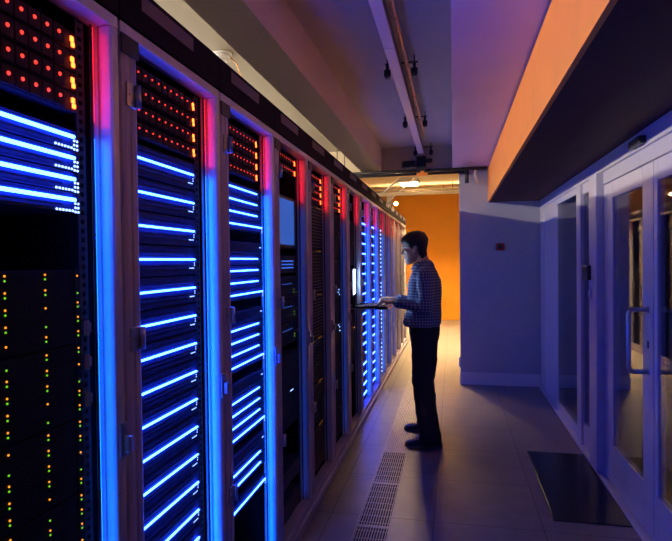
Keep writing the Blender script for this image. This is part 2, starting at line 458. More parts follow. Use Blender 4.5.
# third rack
for i, z in enumerate((2.038,1.987,1.936,1.886)):
    red_unit(2, i, 4, z, Y0C, .199, '%s red-lit drive unit in the third rack, above grouped blue bars' % top_ord(i,4), False)
n = 0
for g in range(5):
    zb = 1.811 - .2955*g
    for j, off in enumerate((0,.0505,.101,.151)):
        long_ = j == 3
        if g == 4 and j == 2: continue
        bar_unit(2, zb-off, Y0C, Y1C, Y0C+.03, .240 if long_ else .180, .0482,
                 ('long blue bar server closing the %s group of the third rack' % ORD[g]) if long_ else
                 ('%s short blue bar server in the %s group of the third rack' % (ORD[j], ORD[g])),
                 'blue-barred servers in the third rack', 'long' if long_ else 'short', .0032)
    n += 1
for g in range(4):
    dark_unit(2, 1.5375-.2955*g, .052, Y0C, Y1C, 'blank dark unit below the %s group of bars in the third rack' % ORD[g], 'blank units in the third rack', M_panel,
              [(.20+.008*q, .03) for q in range(3)], E_dotw, None, .0018, 'blank')
# fourth rack
for i, z in enumerate((2.056,2.000)):
    red_unit(3, i, 2, z, Y0C, .199, '%s red-lit drive unit in the fourth rack, above the monitor' % ('upper','lower')[i], False)
t, w = server('rack_monitor', 'dim blue monitor mounted in the fourth rack', 'monitor', 3, 1.575, Y0C, .215, .275, None)
mb = MB().bbox(-.20,0,-w/2,w/2,0,.28,.003); mb.build('case', M_black, t)
MB().bbox(.0003,.003,-w/2+.03,w/2-.055,.018,.262,.001).build('screen', E_scr, t)['label'] = 'glowing blue screen'
t = dark_unit(3, 1.440, .095, Y0C, .215, 'small control unit with lit keys under the rack monitor', None, M_panel,
              [(-.06+.018*(q % 12), .028+.018*(q//12)) for q in range(36)], E_dimb, None, .004, 'kvm', 'control unit', 'control_unit')
for i in range(3):
    dark_unit(3, 1.05+.125*(2-i), .122, Y0C, .215, '%s dark unit below the control unit in the fourth rack' % ('upper','middle','lower')[i], 'dark units in the fourth rack',
              M_panel, [(.15, .03), (.15, .046)] + [(-.05+.03*q, .08) for q in range(6)], [E_green, E_dimb], [0,0]+[1]*6, .0028, 'd4')
dark_unit(3, .60, .40, Y0C, .215, 'tall blank dark panel in the fourth rack with white tick of light', None, M_panel,
          [(.06+.012*q, .19+.0*q) for q in range(5)], E_dotw, None, .0024, 'd4t', 'blank panel', 'blank_panel')
def vent_unit(z, h, label):
    t = dark_unit(3, z, h, Y0C, .215, label, 'vented units low in the fourth rack', M_panel)
    key = ('vent', h)
    if key not in ME:
        b = MB()
        for r_ in range(int(h/.018)):
            for c in range(20): b.box(.0,.003,-.19+c*.020,-.19+c*.020+.009,.006+r_*.018,.006+r_*.018+.009)
        ME[key] = b.mesh('vent_grid', mat('vent_grey', (.25,.22,.24), .5, .4))
    link('vent_grid', ME[key], t)
vent_unit(.29, .10, 'upper vented unit low in the fourth rack'); vent_unit(.12, .10, 'lower vented unit low in the fourth rack')
# fifth and sixth racks
for i, z in enumerate((2.042,1.994,1.947,1.899)):
    red_unit(4, i, 4, z, Y0C, .199, '%s red-lit drive unit in the fifth rack, above finned units' % top_ord(i,4), False)
for i, z in enumerate((2.055,2.000,1.946,1.899)):
    red_unit(5, i, 4, z, Y0C, .199, '%s red-lit drive unit in the sixth rack, beside the finned units' % top_ord(i,4), False)
for i in range(6):
    dark_unit(4, 1.868-.288*(i+1), .284, Y0C, .215, '%s finned unit from the top in the fifth rack' % (ORD[i] if i < 5 else 'lowest'), 'finned units in the fifth rack', M_chass,
              [(.17-.03*q, .276) for q in range(4)], E_amber, None, .0016, 'fin', fins=13)
for i in range(5):
    dots = {1: [(.12,.08),(.15,.10),(.17,.06)], 2: [(.16,.15),(.12,.17),(.17,.12)]}.get(i, [(.17,.20)])
    dark_unit(5, 1.868-.345*(i+1), .34, Y0C, .215, '%s dark tall unit from the top in the sixth rack' % (ORD[i] if i < 4 else 'lowest'), 'dark tall units in the sixth rack', M_chass,
              dots, E_dotw if i in (1,2) else E_amber, None, .004 if i in (1,2) else .002, 'f%d' % i)
# eighth and ninth racks: a lit bar every 10 cm; tenth rack: small dots
for k, nm in ((7,'eighth'),(8,'ninth')):
    for i in range(18):
        z = 1.872 - .1*i
        bar_unit(k, z, Y0C, .235, .02, .226, .094, '%s blue-lit server from the top in the %s rack' % (ORD[i] if i < 17 else 'lowest', nm),
                 'blue-lit servers in the %s rack' % nm, 'long', .0066, E_barf)
for i in range(6):
    dark_unit(9, 1.90-.30*(i+1), .296, Y0C, .235, '%s blue-dotted unit from the top in the tenth rack' % (ORD[i] if i < 5 else 'lowest'), 'blue-dotted units in the tenth rack',
              M_panel, [(.225-.02*a, .025+.05*q) for q in range(6) for a in range(2)], E_dotw, None, .009, 'j')
# seventh rack: two dark units above and below the console
dark_unit(6, 1.46, .40, Y0C, .215, 'dark tall unit above the console in the seventh rack', None, M_chass, [(.17,.2)], E_amber, None, .002, 'g1')
dark_unit(6, .60, .44, Y0C, .215, 'dark tall unit below the console in the seventh rack', None, M_chass, [(.19,.30)], E_amber, None, .006, 'g2')

# ------------------------------------------------------------------ console tray and laptop
cy = seam(6) - PITCH/2
t = thing('sliding_tray', 'black console tray pulled out of the seventh rack under a laptop', 'tray', (RX, cy, 1.098))
MB().bbox(-.45,.290,-.205,.205,0,.012,.003).bbox(-.0,.290,-.205,-.197,.012,.026,.002).bbox(0,.290,.197,.205,.012,.026,.002).build('shelf', M_dark, t)
MB().bbox(.2905,.304,-.205,.205,-.004,.026,.004).build('front_lip', mat('blue_grey_steel', (.20,.22,.30), .3, .6), t)
for s in (-1,1):
    MB().box(-.45,.20,s*.2065,s*.212,.001,.011).build('slide_rail', M_screw, t)
kt = thing('keyboard', 'black keyboard on the console tray under the man\'s hands', 'keyboard', (RX+.165, cy, 1.1105))
MB().bbox(-.075,.075,-.19,.19,0,.012,.004).build('case', M_black, kt)
kb = MB()
for r_ in range(5):
    for c in range(15): kb.bbox(-.062+r_*.025,-.062+r_*.025+.021,-.180+c*.024,-.180+c*.024+.020,.0122,.017,.002)
kb.build('keys', M_dark, kt)
lt = thing('flip_up_monitor', 'flip-up monitor seen edge-on at the rear of the console tray', 'monitor', (RX-.008, cy, 1.1105), None, (0,0,math.radians(7.5)))
for y in (-.10,.10): MB().bbox(-.012,.004,y-.012,y+.012,0,.105,.003).build('hinge_arm', M_dark, lt)
MB().bbox(-.014,-.001,-.19,.19,.095,.325,.003).build('housing', mat('monitor_silver', (.5,.5,.55), .35, .6), lt)
MB().box(-.0008,.0006,-.178,.178,.107,.314).build('screen', emit('monitor_screen_glow', (.35,.55,1.0), 16), lt)['label'] = 'bright bluish screen'

# ------------------------------------------------------------------ glazed partition
def gbox(y0, y1, z0, z1, x0=GX, x1=GX+.07, b=.004): return MB().bbox(x0, x1, y0, y1, z0, z1, b)
def win(name, label, cat): 
    o = link(name, None, None, (0,0,0)); tag(o, label, cat, None, 'structure'); return o
struct('trim_2', MB().bbox(GX-.012,GX+.09,-2.6,EW-.001,2.085,2.179,.004), M_frame, 'head rail above the glazed partition', 'rail')
struct('trim_3', MB().bbox(GX-.035,GX+.09,-2.6,EW-.013,.0,.016,.003), M_frame, 'metal threshold strip along the glazed partition', 'threshold')
struct('trim_4', MB().bbox(GX-.006,GX+.07,6.40,EW-.014,.017,2.084,.006), M_frame, 'pale corner jamb where glazing meets the end wall', 'jamb')
w1 = win('window_1', 'fixed glass panel beside the end wall', 'window')
MB().bbox(GX+.004,GX+.06,5.66,6.399,.017,2.084,.004).build('side_panel', M_frame, w1)
m_ = MB().bbox(GX,GX+.06,4.78,5.659,.017,.095,.003).bbox(GX,GX+.06,4.78,5.659,2.03,2.084,.003); m_.build('window_frame', M_frame, w1)
MB().box(GX+.010,GX+.018,4.781,5.658,.096,2.029).build('pane', M_glass, w1)
MB().bbox(GX-.018,GX+.07,4.575,4.72,.017,2.084,.008).build('mullion', M_frame, w1)
w2 = win('window_2', 'narrow glass side light next to the door post', 'window')
m_ = MB().bbox(GX,GX+.06,4.191,4.574,.017,.20,.003).bbox(GX,GX+.06,4.191,4.574,2.0,2.084,.003); m_.build('window_frame', M_frame, w2)
MB().box(GX+.010,GX+.018,4.192,4.573,.201,1.999).build('pane', M_glass, w2)
MB().bbox(GX-.045,GX+.08,3.985,4.19,.017,2.084,.008).build('door_post', M_frame, w2)
def leaf(name, label, ya, yb, handle_y, fs):
    o = win(name, label, 'door'); x0, x1 = GX+.004, GX+.044
    st = .16
    m = MB().bbox(x0,x1,ya,ya+st,.024,1.995,.004); m.build('door_stile', M_frame, o)
    m = MB().bbox(x0,x1,yb-fs,yb,.024,1.995,.004); m.build('door_stile', M_frame, o)
    m = MB().bbox(x0,x1,ya+st+.0005,yb-fs-.0005,1.888,1.995,.004); m.build('door_rail', M_frame, o)
    m = MB().bbox(x0,x1,ya+st+.0005,yb-fs-.0005,.024,.282,.004); m.build('door_rail', M_frame, o)
    MB().box(x0+.008,x0+.016,ya+st+.001,yb-fs-.001,.283,1.887).build('pane', M_glass, o)
    m = MB()
    g = MB(); a = .095
    for sgn, xs in ((-1, x0), (1, x1)):
        pts = []; xo = xs + sgn*a; r = .03
        pts.append((xs+sgn*.0005, handle_y, .895))
        for q in range(5):
            t_ = q/4*PI/2; pts.append((xo - sgn*r + sgn*r*math.sin(t_), handle_y, .895 + r - r*math.cos(t_)))
        for q in range(5):
            t_ = q/4*PI/2; pts.append((xo - sgn*r + sgn*r*math.cos(t_), handle_y, 1.225 - r + r*math.sin(t_)))
        pts.append((xs+sgn*.0005, handle_y, 1.225))
        h = MB().tube(pts, .0125, 12)
        for z in (.895, 1.225): h.tube([(xs+sgn*.0006,handle_y,z),(xs+sgn*.006,handle_y,z)], .02, 14)
        h.build('pull_handle', M_steelpole, o)
    MB().bbox(x0-.003,x0-.0003,handle_y-.012,handle_y+.012,1.02,1.06,.001).build('keyhole_plate', M_black, o)
    return o
leaf('door_1', 'glass door with a D-shaped pull handle', 3.055, 3.978, 3.13, .20)
leaf('door_2', 'glass door leaf cut by the frame edge', 2.12, 3.047, 2.20, .05)
w3 = win('trim_5', 'door head frame above the glass doors', 'frame')
MB().bbox(GX,GX+.07,1.2,3.984,2.0,2.084,.004).build('door_head', M_frame, w3)
w4 = win('window_3', 'glazed partition continuing past the camera', 'window')
MB().box(GX+.026,GX+.034,-2.6,2.11,.017,1.999).build('pane', M_glass, w4)
t = thing('door_closer', 'small black door closer fixed above the door', 'door closer', (GX-.013,3.19,2.10))
MB().bbox(-.035,.0005,-.09,.09,-.002,.038,.004).build('body', M_black, t); MB().bbox(.0006,.0010,-.09,.09,0,.036,.0001).build('mounting_plate', M_dark, t); MB().bbox(-.02,.0,-.02,.02,.0385,.05,.003).build('arm_joint', M_black, t)
t = thing('card_reader', 'black card reader on the door post', 'card reader', (GX-.0455,4.205,1.345))
MB().bbox(-.026,0,-.085,.085,0,.105,.006).build('housing', M_black, t); MB().bbox(-.028,-.0262,-.06,.06,.055,.09,.0006).build('reader_face', M_mat_, t)
t = thing('door_button', 'small white oval door button under the card reader', 'button', (GX-.0455,4.125,1.215))
MB().ball((-.006,0,.035), .010, .028, .045, 0, 16, 10).build('housing', M_white, t); MB().tube([(-.015,0,.035),(-.018,0,.035)], .011, 14).build('push_button', M_frame, t)
t = thing('fire_call_point', 'small red fire call point on the blue-lit end wall', 'call point', (.546,EW-.0005,1.605))
MB().bbox(-.045,.045,-.04,0,0,.085,.006).build('wall_mount_box', M_redp, t); MB().bbox(-.026,.026,-.042,-.0402,.018,.066,.0008).build('glass_plate', M_black, t)
t = thing('wall_socket', 'pale socket low on the narrow edge of the end wall', 'socket', (.0775,EW+.065,.20))
MB().bbox(-.02,0,-.04,.04,0,.12,.004).build('socket_box', M_white, t)

# dark glossy panel let into the floor
t = thing('floor_panel', 'dark glossy panel on the floor by the glass doors', 'floor panel', (.775,3.83,0))
MB().bbox(-.222,.185,-.57,.57,.0003,.005,.0015).build('panel', M_mat_, t)
MB().box(-.226,.189,-.574,-.5715,.0003,.004).box(-.226,.189,.5715,.574,.0003,.004).box(-.226,-.2235,-.5715,.5715,.0003,.004).box(.1865,.189,-.5715,.5715,.0003,.004).build('edging', M_dark, t)

# ------------------------------------------------------------------ floor grates
def grate_parts(fine):
    f = MB(); w, l = .095, .299
    f.box(-w,-w+.005,-l,l,.0005,.007); f.box(w-.005,w,-l,l,.0005,.007)
    f.box(-w+.005,w-.005,-l,-l+.007,.0005,.007); f.box(-w+.005,w-.005,l-.007,l,.0005,.007)
    bars = MB(); n = 12
    for i in range(n):
        x = -w+.005 + (2*w-.01)*(i+.5)/n
        hb = .0032 if fine else .0021
        bars.box(x-hb,x+hb,-l+.007,l-.007,.003,.0068)
    c = 27 if fine else 7
    for i in range(c):
        y = -l+.007 + (2*l-.014)*(i+.5)/c
        hw = .0055 if fine else .0016
        bars.box(-w+.005,w-.005,y-hw,y+hw,.0015,.0068 if fine else .0029)
    return f.mesh('rim', M_grate), bars.mesh('bars', M_grate), MB().box(-w+.0055,w-.0055,-l+.0075,l-.0075,.0002,.0012).mesh('slot_shade', M_slot_shade)
GP = {False: grate_parts(False), True: grate_parts(True)}
GL = ['slotted floor grate panel at the bottom edge of the photo', 'slotted floor grate panel second before the man', 'slotted floor grate panel just before the man',
      'perforated floor grate panel under the man', 'perforated floor grate panel just past the man'] + \
     ['perforated floor grate panel, %s past the man' % ORD[i] for i in range(1, 8)]
for i in range(12):
    t = thing('floor_grate', GL[i], 'floor grate', (-.455, 2.69+.6*i, 0), 'floor grate panels in one strip')
    for o, nm in zip(GP[i > 2], ('rim','bars','slot_shade')): link(nm, o, t)

# ------------------------------------------------------------------ ceiling services
t = thing('cable_trunking', 'long pale ceiling trunking hung above the aisle', 'trunking', (-.358,0,2.75))
for y0, y1 in ((-2.4,1.6),(1.603,3.2),(3.203,4.88),(4.883,6.42)): MB().bbox(-.033,.033,y0,y1,0,.012,.003).build('cover', M_tubew, t)
MB().bbox(-.031,.031,-2.4,6.40,.0125,.075,.003).build('channel', mat('trunking_brown', (.22,.14,.13), .5), t)
t = thing('conduit', 'copper-coloured conduit running beside the ceiling trunking', 'conduit', (-.288,0,2.80))
MB().tube([(0,-2.4,0),(0,5.75,0)], .011, 12).build('pipe', M_brass, t)
cp = MB().tube([(0,-.025,0),(0,.025,0)], .0145, 12).mesh('coupling', M_brass)
for i in range(11): link('coupling', cp, t, (0,-1.975+.7*i,0))
for i, y in enumerate((1.9,3.68,5.08,6.45)):
    t = thing('trunking_hanger', ['black hanger clamp where the trunking leaves the photo','black hanger clamp halfway along the trunking','black hanger clamp further along the trunking','black hanger clamp at the end of the trunking'][i],
              'hanger', (-.345,y,2.735), 'hanger clamps on the trunking')
    MB().bbox(-.095,.125,-.012,.012,.0915,.0995,.002).build('crossbar', M_black, t)
    for x in (-.080,.102):
        MB().bbox(x-.022,x+.022,-.022,.022,.012,.055,.004).bbox(x-.016,x+.016,-.018,.018,.0,.0115,.003).bbox(x-.010,x+.010,-.010,.010,.0555,.091,.002).build('clamp', M_black, t)
        MB().tube([(x,0,.1),(x,0,.1445)], .004, 8).build('rod', M_dark, t)
t = thing('smoke_detector', 'white smoke detector on the ceiling above the second rack', 'smoke detector', (-1.48,3.354,2.8795))
MB().tube([(0,0,-.014),(0,0,0)], [.062,.065], 28).build('base', M_white, t); MB().tube([(0,0,-.052),(0,0,-.045),(0,0,-.0145)], [.028,.05,.055], 28).build('sensor_head', M_white, t)
MB().tube([(.05,.02,-.02),(.085,.04,-.06),(.10,.07,-.13),(.10,.08,-.20)], .004, 8).build('wire', M_brass, t)
# dark cable bundle crossing the opening
def pipe_thing(name, label, cat, pts, r, m, group=None, n=10, hang=()):
    p0 = Vector(pts[0]); t = thing(name, label, cat, pts[0], group)
    MB().tube([tuple(Vector(p)-p0) for p in pts], r, n).build(name + '_run', m, t)
    for hx, top in hang:
        z0 = r*.9; h = MB().tube([(hx-p0.x,0,z0),(hx-p0.x,0,top-p0.z-.0005)], .005, 8); h.build('hanger', M_dark, t)
    return t
pipe_thing('pipe', 'black pipe crossing under the far beam, upper one', 'pipe', [(-1.6,6.60,2.578),(.40,6.60,2.578)], .020, M_black, 'dark pipes across the opening', 10, ((-1.4,2.88),(-.9,2.6),(.3,2.592)))
pipe_thing('pipe', 'black pipe crossing under the far beam, lower one', 'pipe', [(-1.6,6.56,2.535),(.16,6.56,2.535)], .016, M_dark, 'dark pipes across the opening', 10, ((-1.3,2.88),(-.95,2.6),(.12,2.592)))
pipe_thing('cable', 'sagging black cable along the dark pipes', 'cable', [(-.25,6.54,2.57),(-.05,6.535,2.553),(.15,6.53,2.56),(.39,6.54,2.575)], .011, M_black)
t = thing('junction_box', 'black box and bracket at the end of the ceiling trunking', 'junction box', (-.36,6.50,2.56))
MB().bbox(-.055,.055,-.03,.03,.0,.172,.006).build('bracket', M_dark, t); MB().bbox(-.23,-.056,-.04,.03,.03,.125,.02).build('box', M_black, t); MB().bbox(.056,.13,-.03,.02,.09,.14,.006).build('arm', M_black, t)
t = thing('hanging_bracket', 'orange block hanging below the black box', 'bracket', (-.35,6.50,2.535))
MB().bbox(-.065,.065,-.02,.02,-.03,.0,.004).bbox(-.02,.02,-.015,.015,.0,.0245,.002).build('block', M_orange, t)
pipe_thing('strut', 'long pale diagonal rod from the black box to the rack tops', 'strut', [(-.47,7.0,2.72),(-1.00,7.0,2.28)], .010, M_white, 'diagonal rods')
pipe_thing('strut', 'shorter pale diagonal rod beside the long one', 'strut', [(-.50,7.35,2.60),(-.86,7.35,2.30)], .008, M_white, 'diagonal rods')
for i, (x, m_) in enumerate(((.165,M_black),(.265,M_pipe))):
    t = thing('hanging_cable', ['black cable loop hanging at the corner of the end wall','pale cable loop hanging beside the black one'][i], 'cable', (x,6.55,2.55), 'cable loops on the end wall')
    MB().tube([(0,0,0),(.0,-.01,-.06),(.02*i,-.012,-.15)], .016 if i else .026, 10).build('cable', m_, t)
    MB().bbox(-.03,.03,-.02,.02,.0005,.02,.004).build('clip', M_black, t)
pipe_thing('pipe', 'pale pipe below the far bright ceiling before the orange wall', 'pipe', [(-4.0,12.5,3.08),(4.0,12.5,3.08)], .06, M_pipe, 'pale far pipes', 14, ((-2.5,3.2),(-.2,3.2),(2.5,3.2)))
pipe_thing('pipe', 'thin pale pipe under the far ceiling, nearer than the thick one', 'pipe', [(-4.0,11.95,3.03),(4.0,11.95,3.03)], .025, M_pipe, 'pale far pipes', 10, ((-2.4,3.2),(0,3.2),(2.4,3.2)))
# lamps of the place, with some added for their light
t = thing('ceiling_lamp', 'bright lamp on the far ceiling before the orange wall', 'ceiling lamp', (-.89,11.5,3.1995), 'warm lamps beyond the opening')
def panel_lamp(t, st):
    m = MB().bbox(-.20,-.186,-.30,.30,-.09,0,.003).bbox(.186,.20,-.30,.30,-.09,0,.003).bbox(-.1855,.1855,-.30,-.286,-.09,0,.003).bbox(-.1855,.1855,.286,.30,-.09,0,.003)
    m.box(-.185,.185,-.285,.285,-.02,-.001); m.build('housing', M_white, t)
    MB().box(-.18,.18,-.28,.28,-.045,-.0205).build('diffuser', emit('warm_far_lamp_%s' % st, (1.0,.68,.32), st), t)
    m = MB()
    for i in range(9): m.box(-.185,.185,-.2805+.07*i,-.2785+.07*i,-.0895,-.0455)
    m.build('added_louvre', M_white, t)  # added blades that keep lamp light off the near floor
panel_lamp(t, 820)
t = thing('ceiling_lamp', 'added unseen ceiling lamp past the opening, above the far end of the racks', 'ceiling lamp', (-.80,9.3,3.1995), 'warm lamps beyond the opening'); panel_lamp(t, 1250)  # added out of view to brighten the far floor
t = thing('hanging_added_uplight', 'added uplight trough hung below the far ceiling above the orange wall', 'lamp', (-.2,12.2,2.965))  # added to brighten the far ceiling
MB().box(-1.5,1.5,-.06,.06,0,.006).box(-1.5,1.5,-.06,-.056,.006,.07).box(-1.5,1.5,.056,.06,.006,.09).build('trough', M_white, t)
MB().tube([(-1.48,0,.03),(1.48,0,.03)], .014, 10).build('tube', emit('added_uplight_tube', (1.0,.70,.34), 42), t)
for x in (-1.2,1.2): MB().tube([(x,0,.045),(x,0,.2345)], .003, 8).build('hanger_rod', M_screw, t)
t = thing('tube_lamp', 'long tube lamp hung in the next aisle behind the racks', 'tube lamp', (-2.70,3.2,2.576))
MB().bbox(-.02,.02,-3.2,3.2,.034,.07,.005).build('housing', M_white, t); MB().tube([(0,-3.18,.013),(0,3.18,.013)], .016, 10).build('tube', emit('warm_white_tube', (1.0,.86,.72), 205), t)
for y in (-2.5,0,2.5): MB().tube([(0,y,.0705),(0,y,.3035)], .004, 8).build('hanger_rod', M_screw, t)
t = thing('clamp_lamp', 'small glaring lamp clamped to the top edge of the far racks', 'lamp', (-.86,7.9,2.2525))
MB().bbox(-.05,.02,-.02,.02,.0,.012,.003).build('clamp', M_dark, t); MB().tube([(-.01,0,.0125),(-.005,0,.06),(.03,0,.078)], .006, 10).build('arm', M_dark, t)
MB().ball((.054,0,.078), .023, nu=18, nv=12).build('bulb', emit('warm_work_bulb', (1.0,.62,.28), 900), t)
t = thing('spot_lamp', 'warm lamp under the ceiling just past the far beam', 'ceiling lamp', (-.62,7.48,3.1995))
MB().tube([(0,0,-.22),(0,0,0)], .01, 10).build('stem', M_dark, t); MB().tube([(0,0,-.262),(0,0,-.2205)], [.10,.06], 24).build('shade', M_white, t)
MB().tube([(0,0,-.268),(0,0,-.2625)], .075, 24).build('bulb', emit('warm_bulb', (1.0,.58,.24), 270), t)

#PERSON_BEGIN
# ------------------------------------------------------------------ the man
PX, PY = -.245, 4.555            # point on the floor between his feet; he faces the racks (-X)
def W(f, l, z): return Vector((-f, -l, z))        # forward, towards his left, up  ->  local axes of the figure
def fuse(mb, voxel, smooth=2, noise=None):
    """melt the overlapping closed shells of mb into one continuous skin"""
    me = mb.mesh('tmp', [])
    o = bpy.data.objects.new('tmp', me); COL.objects.link(o)
    r = o.modifiers.new('r', 'REMESH'); r.mode = 'VOXEL'; r.voxel_size = voxel; r.use_smooth_shade = True
    if noise:
        tx = bpy.data.textures.new('folds', 'CLOUDS'); tx.noise_scale = noise[0]
        d = o.modifiers.new('d', 'DISPLACE'); d.texture = tx; d.strength = noise[1]; d.mid_level = .5; d.texture_coords = 'GLOBAL'
    s = o.modifiers.new('s', 'SMOOTH'); s.factor = .5; s.iterations = smooth
    dg = bpy.context.evaluated_depsgraph_get()
    out = bpy.data.meshes.new_from_object(o.evaluated_get(dg))
    bpy.data.objects.remove(o); bpy.data.meshes.remove(me)
    out.polygons.foreach_set('use_smooth', [True]*len(out.polygons)); return out
def limb(mb, pts, rs, n=14):
    """tapered limb through joints with balls at each joint"""
    ps = [W(*p) for p in pts]
    fine = []; fr = []
    for i in range(len(ps)-1):
        for q in range(5):
            t = q/5; fine.append(ps[i].lerp(ps[i+1], t)); fr.append(rs[i]*(1-t)+rs[i+1]*t)
    fine.append(ps[-1]); fr.append(rs[-1])
    mb.tube(fine, fr, n)
    for p, r in zip(ps, rs): mb.ball(p, r, r, r, 0, 14, 10)
def ring(f0, f1, lw, z, n=24, p=2.4, lc=0.0):
    """horizontal section from back f0 to front f1, half width lw"""
    c, a = (f0+f1)/2, (f1-f0)/2; out = []
    for j in range(n):
        t = 2*PI*j/n; ct, st = math.cos(t), math.sin(t)
        out.append(W(c + a*math.copysign(abs(ct)**(2/p), ct), lc + lw*math.copysign(abs(st)**(2/p), st), z))
    return out
M_skin = mat('skin', (.52,.30,.21), .5, noise=(40,.08))
M_hair = mat('dark_brown_hair', (.022,.014,.010), .5, noise=(60,.4))
M_trou = mat('dark_navy_trousers', (.014,.015,.022), .75, noise=(50,.2), bump=(40,.2))
M_shoe = mat('black_shoe_leather', (.012,.012,.014), .4, noise=(30,.2))
M_sole = mat('shoe_sole_rubber', (.10,.09,.10), .6)
def plaid():
    m = bpy.data.materials.new('blue_check_shirt_cloth'); m.use_nodes = True; nt = m.node_tree; N = nt.nodes; L = nt.links
    b = N['Principled BSDF']; b.inputs['Roughness'].default_value = .8
    tc = N.new('ShaderNodeTexCoord'); sp = N.new('ShaderNodeSeparateXYZ'); L.new(tc.outputs['Object'], sp.inputs[0])
    def mt(op, a, c):
        n = N.new('ShaderNodeMath'); n.operation = op
        for i, q in enumerate((a, c)):
            if isinstance(q, (int, float)): n.inputs[i].default_value = q
            else: L.new(q, n.inputs[i])
        return n.outputs[0]
    def stripe(s, pitch, wd): return mt('LESS_THAN', mt('FRACT', mt('DIVIDE', mt('ADD', s, 7.0), pitch), 0), wd)
    v = mt('ADD', stripe(sp.outputs[2], .023, .36), stripe(mt('ADD', sp.outputs[0], mt('MULTIPLY', sp.outputs[1], .8)), .023, .36))
    cr = N.new('ShaderNodeValToRGB'); L.new(mt('DIVIDE', v, 2.0), cr.inputs[0])
    e = cr.color_ramp; e.interpolation = 'CONSTANT'
    e.elements[0].color = (.055,.075,.17,1); e.elements[1].position = .9; e.elements[1].color = (.40,.43,.54,1)
    k = e.elements.new(.3); k.color = (.17,.20,.33,1)
    L.new(cr.outputs[0], b.inputs['Base Color']); return m
M_shirt = plaid()

man = thing('person', 'man in a checked shirt and dark trousers typing at the console tray', 'person', (PX,PY,0))
NECK = Vector((.012, 0, 1.46)); TILT = math.radians(11)
HM = Matrix.Rotation(-TILT, 4, 'Y')              # nod towards -X
def hd(f, l, z):
    """head coordinates (z above the chin) -> figure coordinates"""
    p = HM @ Vector((-f, -l, z - .02)); return Vector((-.052, 0, 1.508)) + p
HP = [(-.010,.045,.085,.020),(0.0,.020,.094,.036),(.018,-.005,.098,.047),(.040,-.035,.094,.056),(.052,-.05,.097,.059),(.062,-.06,.095,.061),
      (.072,-.068,.097,.063),(.085,-.076,.094,.065),(.105,-.088,.090,.068),(.122,-.096,.083,.071),(.140,-.102,.092,.073),(.160,-.105,.094,.075),
      (.180,-.103,.088,.075),(.200,-.096,.074,.070),(.215,-.084,.055,.060),(.228,-.06,.028,.042),(.236,-.03,.0,.02)]
def head_ring(z, b, f, w, off=0.0, n=24):
    out = []; b -= off; f += off; w += off; c = (b*.55+f*.45)
    for j in range(n):
        t = 2*PI*j/n; ct, st = math.cos(t), math.sin(t); p = 2.3
        a = (f-c) if ct > 0 else (c-b)
        out.append(hd(c + a*math.copysign(abs(ct)**(2/p), ct), w*math.copysign(abs(st)**(2/p), st), z))
    return out
bod = MB()
bod.loft([head_ring(z,b,f,w) for z,b,f,w in HP])
# nose, lips, brow, chin, ears
bod.loft([[hd(.087+dx*.68,dy,z) for dx,dy in ((-.02,.010),(f,.006*0+.008 if z<.1 else .005),(f+.004,0),(f,-.008 if z<.1 else -.005),(-.02,-.010))]
          for z,f in ((.080,.020),(.086,.044),(.094,.046),(.105,.030),(.118,.012),(.130,.004))])
for s in (-1,1):
    bod.ball(hd(.098,s*.009,.087), .008)                                             # nostril wings
    bod.ball(hd(-.008,s*.073,.103), .020, .008, .031, 0, 12, 10, Matrix.Rotation(.25,3,'Y'))     # ear
    bod.ball(hd(-.012,s*.080,.112), .016, .006, .020, 0, 12, 10)
    bod.ball(hd(.055,s*.045,.100), .026, .018, .020)                               # cheek bones
bod.ball(hd(.094,0,.059), .009, .020, .006); bod.ball(hd(.093,0,.049), .009, .018, .006); bod.ball(hd(.084,0,.012), .016, .020, .013)
limb(bod, [(-.030,0,1.40),(-.006,0,1.475),(.022,0,1.545)], [.062,.055,.052])
bod.loft([ring(-.10,.10,.155,z0,p=2.3) if z0<1.3 else ring(-.10+.02*(z0-1.3)/.1,.07,.16-.3*(z0-1.36 if z0>1.36 else 0),z0) for z0 in (.90,1.0,1.1,1.2,1.3,1.36,1.42)])
for s, fx, fl in ((1,-.012,.192),(-1,.030,-.222)):
    limb(bod, [(-.02,s*.085,.93),(.02+fx*.3,s*.12,.50),(-.035+fx,fl,.09)], [.075,.050,.036])
    limb(bod, [(-.045+fx,fl,.05),(.06+fx,fl,.042)], [.034,.030])
# arms: shoulder, elbow, wrist
ARM = {1: [(-.030,.185,1.375),(-.035,.235,1.125),(.215,.165,1.158)], -1: [(-.010,-.185,1.375),(-.01,-.24,1.135),(.235,-.16,1.165)]}
for s in (1,-1):
    S_, E_, Wr = ARM[s]
    limb(bod, [S_, E_, Wr], [.046,.036,.026])
    # hand over the keys: palm, four fingers, thumb
    wx, wl, wz = Wr; px_, pl = wx+.055, wl - s*.012
    bod.loft([ring(0,0,0,0)] and [[W(wx+t*.095, wl - s*.018*t + hw*math.cos(a), wz + .004 + hh*math.sin(a)) for a in [2*PI*q/14 for q in range(14)]]
              for t, hw, hh in ((-.05,.024,.021),(.15,.028,.018),(.5,.038,.015),(.85,.042,.0135),(1.0,.038,.010))])
    for i, (off, ln) in enumerate(((-.031,.066),(-.0105,.076),(.0105,.072),(.030,.058))):
        bl = wl - s*.018 + off*s*1.0; bx = wx+.088
        limb(bod, [(bx-.015,bl,wz+.006),(bx+ln*.42,bl*.99,wz+.012),(bx+ln*.75,bl*.985,wz-.004),(bx+ln*.92,bl*.98,wz-.024)], [.0098,.0090,.0082,.0072], 10)
    limb(bod, [(wx+.018,wl-s*.030,wz),(wx+.055,wl-s*.062,wz-.008),(wx+.088,wl-s*.068,wz-.020)], [.0125,.0105,.0085], 10)
link('body', fuse(bod, .0042, 3), man).data.materials.append(M_skin)
